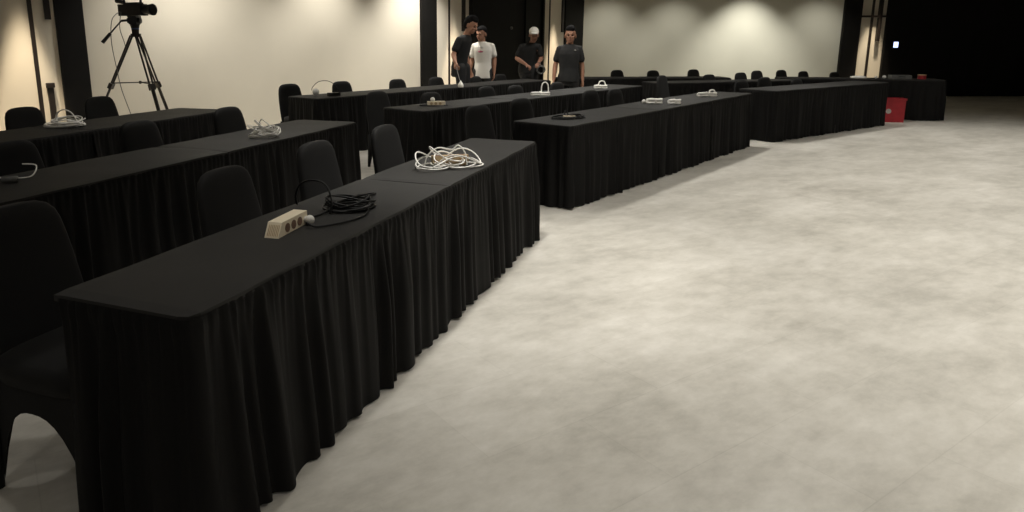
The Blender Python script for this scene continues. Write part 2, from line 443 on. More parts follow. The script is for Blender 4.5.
chair(4.62, 13.02, *fH, 'round topped black chair at the left foot of the bright wall patch', gJ, .92)
chair(5.27, 13.20, *fH, 'small square topped black chair at the right foot of the bright wall patch', gJ, .95)
chair(5.72, 13.56, *fH, 'far black chair rising behind the arched one at the right block', gJ, .97)
chair(3.20, 14.25, *fH, 'leftmost far chair against the back wall, right of the man in charcoal', gG, .95)
chair(3.93, 14.27, *fH, 'middle far chair of three against the grey part of the back wall', gG, .94)
chair(4.75, 14.30, *fH, 'far chair just left of the bright wall patch', gG, .96)
chair(6.50, 14.25, *fH, 'far chair left of centre at the right block rear tables', gJ, .95)
chair(6.98, 14.32, *fH, 'far chair between two others at the left end of the right rear table', gJ, .92)
chair(7.52, 14.15, *fH, 'far chair at the foot of the black column on the back wall', gJ, .91)

# ------------------------------------------------------------------ cables and small gear
TZ = .753
def coil(cx, cy, z, rx, ry, ang, loops, seed, jit=.25, h=.03, arch=0, tail=None, n=26):
    R = random.Random(seed); P = []; ca, sa = math.cos(ang), math.sin(ang); k = 0
    ox = oy = 0; sx = sy = 1
    tot = loops*n
    for i in range(tot):
        if i % n == 0:
            ox1, oy1 = R.uniform(-jit, jit)*rx, R.uniform(-jit, jit)*ry; sx1, sy1 = R.uniform(1-jit, 1+jit*.3), R.uniform(1-jit, 1+jit*.3)
            if i == 0: ox, oy, sx, sy = ox1, oy1, sx1, sy1
            hp = R.uniform(0, 6.28); ha = R.uniform(.3, 1)*arch
        ox += (ox1-ox)/n*3; oy += (oy1-oy)/n*3; sx += (sx1-sx)/n*3; sy += (sy1-sy)/n*3
        a = 2*PI*i/n
        x = ox+rx*sx*math.cos(a); y = oy+ry*sy*math.sin(a)
        zz = z+h*(i/tot)*(.6+.4*math.sin(a*1.0+hp))+max(0, math.sin(a+hp))**2*ha
        P.append((cx+x*ca-y*sa, cy+x*sa+y*ca, zz))
    return P
def cable(name, label, cat, lists, r, m, group=None, n=6):
    bm = bmesh.new()
    for P in lists: sweep(bm, P, r, n)
    o = link_mesh(name, bm, m, smooth=True); return tag(o, label, cat, group)

# 1. beige power strip on the nearest table, lying on its long edge
ps = thing('power_strip', 'large beige power strip on the nearest table with a round white plug', 'power strip', (-.675, 2.70, TZ), math.radians(75))
bm = bmesh.new()
vs = box(bm, -.135, .105, -.030, .030, .0005, .055)
for v in vs:
    if v.co.x < 0 and v.co.z > .02: v.co.x += .034
link_mesh('housing', bm, M['beige'], ps, bevel=.004)
bm = bmesh.new()
for i in range(3):
    x = -.062+i*.050; rod(bm, (x, -.0295, .026), (x, -.0325, .026), .018, n=18)
link_mesh('socket', bm, M['brown'], ps)
bm = bmesh.new()
for i in range(7):
    y = -.023+i*.0070; rod(bm, (-.1325, y, .008), (-.1075, y, .046), .0014, n=6)
link_mesh('end_ribs', bm, M['tan'], ps)
bm = bmesh.new(); ball(bm, (.088, -.050, .021), .019, n=18); rod(bm, (.088, -.030, .021), (.088, -.036, .021), .014)
link_mesh('round_plug', bm, M['white'], ps, smooth=True)
cable('black_cable', 'black cable coil with a tall arching loop, on the nearest table', 'cable',
      [smoothpts(coil(-.475, 3.05, TZ+.006, .105, .085, .5, 9, 5, .25, .05, .01), 1),
       smoothpts([(-.62, 2.855, TZ+.010), (-.59, 2.92, TZ+.006), (-.55, 2.98, TZ+.02), (-.50, 3.03, TZ+.03)]),
       smoothpts([(-.610, 2.73, TZ+.02), (-.57, 2.72, TZ+.006), (-.51, 2.75, TZ+.006), (-.45, 2.81, TZ+.006), (-.40, 2.90, TZ+.006), (-.39, 2.98, TZ+.01)]),
       smoothpts([(-.55, 2.93, TZ+.006), (-.545, 2.95, TZ+.06), (-.575, 2.99, TZ+.12), (-.64, 3.02, TZ+.135), (-.70, 3.05, TZ+.11), (-.73, 3.08, TZ+.05), (-.73, 3.10, TZ+.007)]),
       smoothpts([(-.52, 3.15, TZ+.03), (-.46, 3.24, TZ+.02), (-.40, 3.33, TZ+.008), (-.43, 3.20, TZ+.02)])],
      .0048, M['blackcable'])
# 2. tangled white heap on the far table of the front row
cx, cy = -.035, 4.09
cable('white_cable', 'tangled heap of white cable over a tan power strip, front row far table', 'cable',
      [coil(cx-.10, cy-.03, TZ+.006, .13, .10, 1.2, 3, 11, .25, .05, .05),
       coil(cx+.07, cy+.0, TZ+.006, .13, .10, .2, 3, 12, .3, .04, .07),
       coil(cx-.01, cy+.02, TZ+.015, .10, .09, .9, 4, 13, .35, .07, .06),
       smoothpts([(cx-.16, cy-.02, TZ+.006), (cx-.14, cy, TZ+.07), (cx-.08, cy+.02, TZ+.11), (cx, cy+.02, TZ+.10), (cx+.04, cy+.02, TZ+.125), (cx+.08, cy+.02, TZ+.08), (cx+.09, cy, TZ+.01)])],
      .0044, M['whitecable'])
ps = thing('power_strip', 'tan power strip buried in the tangled white cable heap', 'power strip', (cx-.01, cy+.045, TZ+.0), math.radians(15))
bm = bmesh.new(); box(bm, -.11, .11, -.022, .022, .022, .062); link_mesh('housing', bm, M['tan'], ps, bevel=.004)
bm = bmesh.new()
for i in range(3): rod(bm, (-.07+i*.07, 0, .060), (-.07+i*.07, 0, .0635), .017, n=16)
link_mesh('socket', bm, M['brown'], ps)
bm = bmesh.new(); box(bm, -.10, .10, -.018, .018, .0, .022); link_mesh('base', bm, M['tan'], ps)
# 3. oval pile, second row
cx, cy = -1.49, 5.36
cable('white_cable', 'oval stacked pile of thin white cable, second row of tables', 'cable',
      [coil(cx, cy, TZ+.006, .105, .10, .4, 7, 21, .18, .085, .02), coil(cx+.01, cy, TZ+.02, .085, .09, 1, 4, 22, .25, .09, .05),
       smoothpts([(cx-.05, cy+.05, TZ+.07), (cx-.03, cy+.05, TZ+.13), (cx+.02, cy+.04, TZ+.10), (cx+.07, cy, TZ+.07)])], .0042, M['whitecable'])
# 4. flat pile, third row
cx, cy = -3.37, 6.02
cable('white_cable', 'flat wide pile of white cable with a loose hoop, third row of tables', 'cable',
      [coil(cx, cy, TZ+.006, .17, .11, -.2, 7, 31, .22, .05, .01), coil(cx+.01, cy+.02, TZ+.03, .11, .08, .3, 4, 32, .25, .05, .03),
       smoothpts([(cx-.09, cy, TZ+.04), (cx-.08, cy, TZ+.10), (cx-.02, cy, TZ+.145), (cx+.05, cy, TZ+.12), (cx+.09, cy, TZ+.05)])], .0055, M['whitecable'])
# 5. thin ring, left edge of second row
cable('white_cable', 'single thin white cable loop on the second row at the left edge', 'cable',
      [smoothpts([(-2.50, 3.74, TZ+.004), (-2.40, 3.72, TZ+.004), (-2.33, 3.76, TZ+.01), (-2.36, 3.86, TZ+.05), (-2.46, 3.90, TZ+.05)])], .004, M['whitecable'])
bm = bmesh.new(); rod(bm, (-2.39, 3.60, TZ+.019), (-2.32, 3.62, TZ+.019), .018); o = link_mesh('cable_plug', bm, M['grey'], smooth=True)
tag(o, 'small grey plug on the second row table by the left edge', 'plug')
# 6. round plug with arched wire, rear row
bm = bmesh.new(); ball(bm, (-1.88, 9.35, TZ+.047), .045, n=16); rod(bm, (-1.88, 9.35, TZ), (-1.88, 9.35, TZ+.02), .028); o = link_mesh('round_plug', bm, M['white'], smooth=True)
tag(o, 'white ball shaped plug under an arched wire, rear row left table', 'plug')
ad = thing('power_adaptor', 'black power adaptor with an arched wire, rear row left table', 'power adaptor', (-1.63, 9.28, TZ), .9)
bm = bmesh.new(); box(bm, -.08, .08, -.04, .04, 0, .045); link_mesh('housing', bm, M['blackcable'], ad, bevel=.006)
bm = bmesh.new(); sweep(bm, smoothpts([(.05, 0, .03), (.06, 0, .11), (-.02, .06, .19), (-.13, .13, .19), (-.19, .19, .12), (-.20, .20, .075)]), .004); link_mesh('wire', bm, M['blackcable'], ad, smooth=True)
# 7. white bulb plug held on a wire by the first man (wire reaches his hand)
bm = bmesh.new(); loft(bm, [(.05, 10.95, TZ, .042, .042, 2), (.05, 10.95, TZ+.03, .046, .046, 2), (.05, 10.95, TZ+.06, .034, .034, 2), (.05, 10.95, TZ+.085, .014, .014, 2), (.05, 10.95, TZ+.10, .008, .008, 2)], 14)
o = link_mesh('cable_plug', bm, M['white'], smooth=True); tag(o, 'white pear shaped plug below the hand of the man in black', 'plug')
# 8. power strip with plug, second middle row
ps = thing('power_strip', 'small beige power strip with a round white plug, second middle row', 'power strip', (-.24, 7.93, TZ), math.radians(12))
bm = bmesh.new(); box(bm, -.10, .10, -.028, .028, .0, .050); link_mesh('housing', bm, M['beige'], ps, bevel=.005)
bm = bmesh.new(); ball(bm, (-.04, 0, .070), .026, n=14); link_mesh('round_plug', bm, M['white'], ps, smooth=True)
bm = bmesh.new()
for i in range(3): rod(bm, (-.06+i*.05, -.0275, .026), (-.06+i*.05, -.0295, .026), .016, n=14)
link_mesh('socket', bm, M['tan'], ps)
cable('black_cable', 'loose black cable around the small beige power strip', 'cable', [coil(-.27, 7.88, TZ+.006, .17, .06, .2, 2, 41, .2, .01)], .005, M['blackcable'])
# 9/10/12/13 wrapped white bundles
def bundle(x, y, z, a, L, label, seed, handle=None, r=.0065, th=.035, loops=6):
    t = thing('cable_bundle', label, 'cable', (x, y, z), a, 'wrapped white cable bundles')
    bm = bmesh.new()
    for k in range(loops):
        zz = r+r*1.1*(k % 4); yy = (-.5+(k*.37) % 1)*th*.9
        P = [(-L/2, yy-th*.4, zz), (-L/4, yy-th*.5, zz+.004), (L/4, yy-th*.5, zz), (L/2, yy-th*.3, zz), (L/2+.012, yy, zz+.006), (L/2, yy+th*.3, zz+.004), (L/4, yy+th*.4, zz), (-L/4, yy+th*.4, zz+.005), (-L/2, yy+th*.3, zz), (-L/2-.012, yy, zz+.003), (-L/2, yy-th*.4, zz)]
        sweep(bm, smoothpts(P, 4), r)
    link_mesh('coil', bm, M['whitecable'], t, smooth=True)
    bm = bmesh.new()
    for ang in range(3): 
        P = [(.005*ang-.005, math.cos(q)*th*1.05, .026+math.sin(q)*.026) for q in [2*PI*i/14 for i in range(15)]]
        sweep(bm, P, r*.8)
    link_mesh('wrap', bm, M['white'], t, smooth=True)
    if handle:
        h, w, hx = handle
        P = [(hx-w/2, 0, .03), (hx-w/2, 0, h*.6), (hx-w*.35, 0, h*.9), (hx, 0, h), (hx+w*.35, 0, h*.9), (hx+w/2, 0, h*.6), (hx+w/2, 0, .03)]
        bm = bmesh.new(); sweep(bm, smoothpts(P, 5), r); link_mesh('loop', bm, M['whitecable'], t, smooth=True)
    return t
bundle(1.10, 9.36, TZ, 0, .22, 'white cable bundle with a tall upright loop like a handle', 1, (.175, .09, .06), .0085, .05, 7)
bundle(2.16, 10.66, TZ, .1, .16, 'small rounded white cable bundle with a low loop, right of the man in charcoal', 2, (.115, .10, .02), .010, .05, 8)
bundle(2.29, 8.18, TZ, .0, .14, 'white wrapped cable bundle beside the small white plug, floor side row', 3, None, .011, .060, 8)
bundle(2.51, 8.14, TZ, .1, .11, 'short beige white bundle, right one of two lying in line', 4, None, .010, .045, 7)
bundle(3.25, 9.18, TZ, .15, .22, 'white folded cable bundle with a raised flap on the last floor side table', 5, (.085, .08, .07), .010, .05, 7)
bm = bmesh.new(); ball(bm, (2.17, 8.18, TZ+.024), .025, n=14); rod(bm, (2.17, 8.18, TZ), (2.17, 8.18, TZ+.01), .014); o = link_mesh('round_plug', bm, M['white'], smooth=True)
tag(o, 'small white ball plug at the left of the two white bundles in line', 'plug')
# 11. black ring with beige strip, first floor side table
cable('black_cable', 'flat black cable ring around a beige strip, first floor side table', 'cable',
      [coil(1.04, 6.60, TZ+.006, .15, .09, .1, 5, 51, .12, .035, .008), smoothpts([(1.02, 6.68, TZ+.03), (1.03, 6.70, TZ+.07), (1.06, 6.68, TZ+.03)])], .005, M['blackcable'])
ps = thing('power_strip', 'short beige power strip inside the flat black cable ring', 'power strip', (1.05, 6.575, TZ), .15)
bm = bmesh.new(); box(bm, -.055, .055, -.02, .02, 0, .034); link_mesh('housing', bm, M['beige'], ps, bevel=.006)
bm = bmesh.new()
for i in range(2): rod(bm, (-.025+i*.05, 0, .033), (-.025+i*.05, 0, .0355), .014, n=14)
link_mesh('socket', bm, M['tan'], ps)
# 14. gear on the right rear table
bm = bmesh.new(); loft(bm, [(7.58, 13.38, TZ-.0, .14, .08, 3), (7.58, 13.38, TZ+.02, .15, .085, 3), (7.57, 13.39, TZ+.04, .13, .07, 3), (7.56, 13.38, TZ+.05, .08, .04, 2.5)], 20)
o = link_mesh('folded_cloth', bm, M['paper'], smooth=True); tag(o, 'folded white cloth on the right rear table below the column', 'cloth')
for x, y, r, l in ((7.83, 13.24, .028, 'white ball plug nearest the folded white cloth, right rear table'), (7.98, 13.24, .034, 'larger white ball plug right of the smaller one, right rear table')):
    bm = bmesh.new(); ball(bm, (x, y, TZ+r), r, n=12); o = link_mesh('round_plug', bm, M['white'], smooth=True); tag(o, l, 'plug')
case = thing('equipment_case', 'low dark grey equipment case on the right rear table', 'case', (8.28, 13.25, TZ), -.26)
bm = bmesh.new(); box(bm, -.17, .17, -.10, .10, 0, .07); link_mesh('body', bm, M['grey'], case, bevel=.01)
bm = bmesh.new(); sweep(bm, smoothpts([(-.05, -.10, .035), (-.045, -.125, .045), (.045, -.125, .045), (.05, -.10, .035)]), .006); link_mesh('handle', bm, M['steel'], case, smooth=True)
tin = thing('storage_tin', 'small red tin at the right edge of the right rear table', 'tin', (8.62, 13.14, TZ), 0)
bm = bmesh.new(); rod(bm, (0, 0, 0), (0, 0, .07), .07, n=20); link_mesh('body', bm, M['red'], tin, smooth=False)
bm = bmesh.new(); rod(bm, (0, 0, .07), (0, 0, .085), .073, n=20); link_mesh('lid', bm, M['tan'], tin)
# red crate on the floor
cr = thing('storage_crate', 'red plastic crate on the floor past the end of the right tables', 'crate', (7.95, 12.83, 0), -.2)
bm = bmesh.new()
W2, D2, H2 = .17, .13, .43
for (x0, x1, y0, y1) in ((-W2, W2, -D2, -D2+.015), (-W2, W2, D2-.015, D2), (-W2, -W2+.015, -D2+.015, D2-.015), (W2-.015, W2, -D2+.015, D2-.015)): box(bm, x0, x1, y0, y1, 0, H2)
box(bm, -W2+.015, W2-.015, -D2+.015, D2-.015, 0, .015)
link_mesh('body', bm, M['red'], cr)
bm = bmesh.new()
for (x0, x1, y0, y1) in ((-W2-.012, W2+.012, -D2-.012, -D2), (-W2-.012, W2+.012, D2, D2+.012), (-W2-.012, -W2, -D2, D2), (W2, W2+.012, -D2, D2)): box(bm, x0, x1, y0, y1, H2-.035, H2)
link_mesh('rim', bm, M['red'], cr)
bm = bmesh.new(); rod(bm, (-.10, -D2-.001, .20), (-.10, -D2-.005, .20), .045, n=20); link_mesh('round_sticker', bm, M['greyprint'], cr)
# lit wall panel on dark cladding
pn = thing('wall_panel', 'small glowing blue white screen on the dark wall at the right edge', 'screen', (11.36, Y2-.10, 1.24), 0)
bm = bmesh.new(); box(bm, -.075, .075, -.03, 0, .0, .18); link_mesh('housing', bm, M['cam'], pn, bevel=.005)
bm = bmesh.new(); box(bm, -.058, .058, -.034, -.0302, .02, .16); link_mesh('display', bm, M['screen'], pn)

# ------------------------------------------------------------------ tripod and camcorder
TX, TY = -3.77, 8.40
tr = thing('camera_tripod', 'tall dark video tripod with pan handle standing against the pale wall', 'tripod', (TX, TY, 0), 0)
for k, (dx, dy) in enumerate(((-.86, .06), (.50, -.42), (.20, .66))):
    f = Vector((dx, dy, 0)); top = Vector((dx*.06, dy*.06, 1.53)); mid = top.lerp(f, .36); mid2 = top.lerp(f, .385)
    sd = Vector((-dy, dx, 0)).normalized()*.026
    bm = bmesh.new()
    rod(bm, top+sd, mid+sd*.8, .011); rod(bm, top-sd, mid-sd*.8, .011)
    box(bm, -.035, .035, -.022, .022, -.035, .035, Matrix.Translation(mid2) @ (f-top).to_track_quat('Z', 'Y').to_matrix().to_4x4())
    rod(bm, mid2, f.lerp(top, .02), .011); rod(bm, mid2+sd*.6, top.lerp(f, .80)+sd*.6, .007); rod(bm, mid2-sd*.6, top.lerp(f, .82)-sd*.6, .007)
    lg = link_mesh('leg', bm, M['tripod'], tr, smooth=False)
    bm = bmesh.new(); ball(bm, (f.x, f.y, .016), .022, (1, 1, .7), 10); link_mesh('rubber_foot', bm, M['cam'], lg, smooth=True)
bm = bmesh.new(); c = Vector((.0, .0, .985))
for dx, dy in ((-.86, .06), (.50, -.42), (.20, .66)): rod(bm, c, Vector((dx*.40, dy*.40, .975)), .0065)
ball(bm, c, .02); link_mesh('spreader', bm, M['tripod'], tr)
bm = bmesh.new(); rod(bm, (0, 0, 1.51), (0, 0, 1.55), .055, .060, 18); rod(bm, (0, 0, 1.55), (0, 0, 1.60), .038, .042, 16); link_mesh('bowl', bm, M['tripod'], tr)
bm = bmesh.new(); rod(bm, (0, 0, 1.598), (0, 0, 1.615), .043, n=16); link_mesh('level_ring', bm, M['blue'], tr)
bm = bmesh.new(); rod(bm, (0, 0, 1.615), (0, 0, 1.66), .045, .055, 16); box(bm, -.045, .045, -.055, .055, 1.655, 1.735)
rod(bm, (-.075, 0, 1.70), (.075, 0, 1.70), .035, n=16); box(bm, -.05, .05, -.07, .07, 1.735, 1.752); link_mesh('fluid_head', bm, M['cam'], tr, bevel=.003)
bm = bmesh.new(); rod(bm, (-.075, -.02, 1.70), (-.13, -.05, 1.695), .014, n=10); rod(bm, (-.13, -.05, 1.695), (-.27, -.10, 1.53), .009); rod(bm, (-.25, -.093, 1.553), (-.34, -.122, 1.447), .018, .021, 12); link_mesh('pan_handle', bm, M['cam'], tr, smooth=False)
cm = thing('camcorder', 'black video camera mounted on top of the tall tripod', 'camera', (TX, TY, 1.753), math.radians(-25))
bm = bmesh.new(); box(bm, -.19, .17, -.055, .055, .0, .13); box(bm, -.10, .12, -.045, .045, .13, .15); link_mesh('body', bm, M['cam'], cm, bevel=.008)
bm = bmesh.new(); rod(bm, (.17, 0, .065), (.26, 0, .065), .045, .05, 20); rod(bm, (.26, 0, .065), (.31, 0, .065), .058, .066, 20); ln = link_mesh('lens_barrel', bm, M['cam'], cm)
bm = bmesh.new(); rod(bm, (.3105, 0, .065), (.3125, 0, .065), .045, n=20); link_mesh('lens', bm, M['lens'], ln)
bm = bmesh.new(); sweep(bm, smoothpts([(-.13, 0, .14), (-.12, 0, .20), (.10, 0, .205), (.13, 0, .14)]), .013, 8); link_mesh('carry_handle', bm, M['cam'], cm, smooth=True)
bm = bmesh.new(); rod(bm, (-.15, .0, .155), (-.26, 0, .175), .022, .028, 12); link_mesh('viewfinder', bm, M['cam'], cm)
cable('camera_cable', 'thin dark cable hanging from the camera beside the tripod leg', 'cable',
      [smoothpts([(TX-.15, TY-.03, 1.80), (TX-.22, TY-.09, 1.70), (TX-.245, TY-.10, 1.45), (TX-.21, TY-.11, 1.15), (TX-.17, TY-.12, .90), (TX-.06, TY-.15, .55), (TX+.05, TY-.2, .15), (TX+.1, TY-.3, .006), (TX+.3, TY-.28, .006)]),
       smoothpts([(TX-.15, TY+.01, 1.80), (TX-.17, TY-.02, 1.62), (TX-.14, TY-.01, 1.46), (TX-.135, TY, 1.40)])], .0045, M['grey'])

# ------------------------------------------------------------------ people
def organic(name, prims, voxel, m, parent, it=4):
    bm = bmesh.new()
    for p in prims:
        if p[0] == 'c':                          # tapered capsule
            _, a, b, r0, r1 = p; rod(bm, a, b, r0, r1, 16); ball(bm, a, r0, n=16); ball(bm, b, r1, n=16)
        elif p[0] == 'e':                        # ellipsoid
            _, c, r = p[:3]; q = p[3] if len(p) > 3 else None; ball(bm, c, 1, tuple(v*1.12 for v in r) if q else r, 20, q)
        elif p[0] == 'l':                        # loft of ellipses
            loft(bm, [(*s[:5], 2.3) for s in p[1]], 28)
    bmesh.ops.triangulate(bm, faces=[f for f in bm.faces if len(f.verts) > 4])
    me = bpy.data.meshes.new(name); bmesh.ops.recalc_face_normals(bm, faces=bm.faces); bm.to_mesh(me); bm.free()
    o = bpy.data.objects.new(name, me); COL.objects.link(o)
    md = o.modifiers.new('r', 'REMESH'); md.mode = 'VOXEL'; md.voxel_size = voxel
    ms = o.modifiers.new('s', 'SMOOTH'); ms.iterations = it; ms.factor = .5
    bpy.context.view_layer.update()
    me2 = bpy.data.meshes.new_from_object(o.evaluated_get(dg()))
    o.modifiers.clear(); o.data = me2; bpy.data.meshes.remove(me)
    me2.name = name
    for p in me2.polygons: p.use_smooth = True
    me2.materials.clear(); me2.materials.append(m)
    if parent: o.parent = parent
    return o
V = Vector
def hand(prims, wrist, elbow, curl, side, palmdir=None):
    """palm, four unequal fingers bent at the knuckles and a thumb from the palm's side"""
    d = (wrist-elbow).normalized()
    x = palmdir.normalized() if palmdir else V((0, 1, 0))          # back of hand direction
    x = (x-d*x.dot(d)).normalized(); w = d.cross(x).normalized()   # across the palm
    pc = wrist+d*.05
    for k in range(4):
        o = w*(-.0285+.019*k)
        prims.append(('c', wrist+d*.012+o*.55, wrist+d*.085+o, .014, .0125))
        L = (.066, .076, .071, .055)[k]
        if side < 0: L = (.055, .071, .076, .066)[k]
        k0 = wrist+d*.088+o; a = curl*.45; b = curl*1.1
        d1 = (d*math.cos(a)-x*math.sin(a)); d2 = (d*math.cos(b)-x*math.sin(b))
        k1 = k0+d1*L*.52; k2 = k1+d2*L*.48
        prims.append(('c', k0, k1, .0098, .0088)); prims.append(('c', k1, k2, .0088, .0075))
    o = w*(-.034 if side > 0 else .034)
    t0 = wrist+d*.03+o*.8; t1 = t0+(d*.7+o.normalized()*.6-x*.25).normalized()*.038; t2 = t1+(d*.9+o.normalized()*.1-x*.35).normalized()*.028
    prims.append(('c', t0, t1, .0135, .0105)); prims.append(('c', t1, t2, .0105, .0085))

def person(label, loc, rz, height, pose, mats, hairstyle='short', cap=False, prints=()):
    """local frame: faces -Y, +X is the figure's left seen from the front (image right when rz=0)"""
    k = height/1.70
    t = thing('person', label, 'person', (*loc, 0), rz); t.scale = (k, k, k)
    P = dict(pelvis=V((0, 0, .92)), chest=V((0, .0, 1.27)), neck=V((0, .01, 1.43)), head=V((0, -.01, 1.558)),
             shL=V((.160, .01, 1.355)), shR=V((-.160, .01, 1.355)), elL=V((.205, .03, 1.10)), elR=V((-.205, .03, 1.10)),
             wrL=V((.245, -.04, .86)), wrR=V((-.245, -.04, .86)), hipL=V((.09, 0, .90)), hipR=V((-.09, 0, .90)),
             knL=V((.10, -.02, .49)), knR=V((-.10, -.02, .49)), anL=V((.11, .02, .08)), anR=V((-.11, .02, .08)),
             hrot=(0, 0, 0), curl=.8)
    for a, b in pose.items(): P[a] = V(b) if isinstance(b, tuple) and a not in ('hrot',) else b
    H = P['head']; from_e = __import__('mathutils').Euler(P['hrot']); Q = from_e.to_quaternion()
    def h(v): return H+Q @ (V(v)*1.10)
    pr = []
    # torso under the shirt, neck
    pel, ch, nk = P['pelvis'], P['chest'], P['neck']
    def sec(c, rx, ry, z=None): return (c.x, c.y, c.z if z is None else z, rx, ry)
    def torso(g):
        return [sec(pel-V((0, 0, .10)), .145+g, .10+g), sec(pel, .155+g, .105+g), sec(pel.lerp(ch, .4), .140+g, .095+g), sec(pel.lerp(ch, .75), .155+g, .105+g),
                sec(ch, .165+g, .110+g), sec(ch.lerp(nk, .40), .160+g, .100+g), sec(ch.lerp(nk, .72), .120+g, .080+g), sec(ch.lerp(nk, .98), .065+g, .060+g)]
    pr.append(('l', torso(-.012)))
    pr.append(('c', nk-V((0, 0, .03)), h((0, .015, -.06)), .060, .052))
    # head: cranium, jaw, cheeks, nose, ears, brow, lips
    pr.append(('e', h((0, .012, .035)), (.077, .092, .088), Q)); pr.append(('e', h((0, -.018, -.045)), (.058, .066, .070), Q))
    pr.append(('e', h((0, -.050, -.085)), (.030, .026, .022), Q)); pr.append(('e', h((0, -.074, .022)), (.050, .016, .016), Q))
    for s in (1, -1):
        pr.append(('e', h((s*.036, -.062, -.022)), (.022, .018, .020), Q)); pr.append(('e', h((s*.077, .012, -.008)), (.011, .020, .032), Q))
    pr.append(('c', h((0, -.080, .012)), h((0, -.098, -.022)), .010, .013))
    pr.append(('e', h((.012, -.088, -.026)), (.009, .010, .008), Q)); pr.append(('e', h((-.012, -.088, -.026)), (.009, .010, .008), Q))
    # arms and hands
    for s, S in ((1, 'L'), (-1, 'R')):
        sh, el, wr = P['sh'+S], P['el'+S], P['wr'+S]
        pr.append(('c', sh-V((s*.03, 0, .0)), el, .050, .038)); pr.append(('c', el, el.lerp(wr, .35), .039, .040)); pr.append(('c', el.lerp(wr, .35), wr, .040, .026))
        hand(pr, wr, el, P['curl'], s, V((s*1., .2, 0)) if abs((wr-el).normalized().z) > .5 else V((0, 0, 1)))
        hp, kn, an = P['hip'+S], P['kn'+S], P['an'+S]
        pr.append(('c', hp, kn, .078, .052)); pr.append(('c', kn, kn.lerp(an, .35), .052, .053)); pr.append(('c', kn.lerp(an, .35), an, .053, .036))
        pr.append(('c', an-V((0, -.01, .03)), an-V((0, .14, .045)), .034, .026))
    body = organic('body', pr, .0062, mats['skin'], t, 3)
    # eyes, brows, mouth
    for s in (1, -1):
        bm = bmesh.new(); ball(bm, h((s*.031, -.073, .002)), .0125, (1.15, .75, .62), 10, Q); link_mesh('eye', bm, M['eye'], t, smooth=True)
        bm = bmesh.new(); ball(bm, h((s*.032, -.083, .026)), 1, (.021, .007, .0050), 10, Q); link_mesh('eyebrow', bm, M['hair'], t, smooth=True)
    bm = bmesh.new(); ball(bm, h((0, -.083, -.056)), 1, (.024, .009, .0085), 12, Q); link_mesh('mouth', bm, M['lip'], t, smooth=True)
    # hair
    hp_ = [('e', h((0, .026, .050)), (.081, .092, .086), Q), ('e', h((0, .050, .005)), (.078, .068, .075), Q), ('e', h((0, -.030, .082)), (.058, .050, .036), Q)]
    if hairstyle == 'full':
        hp_ += [('e', h((0, -.040, .090)), (.060, .044, .038), Q), ('e', h((0, .0, .095)), (.066, .078, .056), Q)]
    if not cap: organic('hair', hp_, .006, M['hair'], t, 2)
    else:
        organic('hair', [('e', h((0, .050, .0)), (.080, .066, .070), Q)], .006, M['hair'], t, 2)
        cp = [('e', h((0, .012, .060)), (.086, .104, .078), Q), ('e', h((0, -.10, .058)), (.066, .062, .010), Q)]
        organic('cap', cp, .006, M['cap'], t, 2)
    # shirt
    hem = pel-V((0, 0, .10+P.get('drop', 0)))
    tz = torso(.010)
    sp = [('l', [sec(hem, .168, .122), sec(hem+V((0, 0, .04)), .166, .120), sec(pel, .164, .117), sec(pel.lerp(ch, .35), .152, .108)]+tz[3:])]
    for s, S in ((1, 'L'), (-1, 'R')):
        sh, el = P['sh'+S], P['el'+S]
        sp.append(('c', sh-V((s*.01, 0, .008)), sh.lerp(el, .22), .056, .058)); sp.append(('c', nk-V((0, 0, .045)), sh-V((0, 0, .010)), .050, .055)); sp.append(('c', sh.lerp(el, .22), sh.lerp(el, .66), .056, .062))
    organic('shirt', sp, .009, mats['shirt'], t, 4)
    # trousers
    tp = [('l', [sec(pel-V((0, 0, .16)), .150, .105), sec(pel-V((0, 0, .05)), .160, .115), sec(pel+V((0, 0, .04)), .150, .108)])]
    for S in ('L', 'R'):
        hp, kn, an = P['hip'+S], P['kn'+S], P['an'+S]
        tp.append(('c', hp, kn, .092, .070)); tp.append(('c', kn, an+V((0, 0, .03)), .070, .058))
        organic('shoe', [('c', an-V((0, -.03, .038)), an-V((0, .15, .048)), .042, .032), ('e', an-V((0, .06, .060)), (.045, .13, .02)), ('c', an-V((0, -.02, .03)), an+V((0, -.02, .0)), .045, .045)], .008, M['shoe'], t, 2)
    organic('trousers', tp, .009, mats['trousers'], t, 4)
    for nm, c, r, m in prints:
        bm = bmesh.new(); ball(bm, c, 1, r, 14); link_mesh(nm, bm, M[m], t, smooth=True)
    return t

A_ = dict
# man 4: charcoal t-shirt, standing upright, arms hanging
person('man in a charcoal t-shirt standing upright with hanging arms, rightmost of the four', (1.79, 11.40), math.radians(-4), 1.675,
       A_(elL=(.212, .03, 1.10), wrL=(.225, -.02, .85), elR=(-.218, .02, 1.10), wrR=(-.245, -.05, .86), chest=(-.01, 0, 1.27), hrot=(0, 0, math.radians(-6)), head=(.005, -.02, 1.560)),
       dict(skin=M['skin'], shirt=M['tgrey'], trousers=M['trouserg']), 'full', prints=(('shirt_print', (.08, -.105, 1.33), (.018, .010, .008), 'greyprint'),))
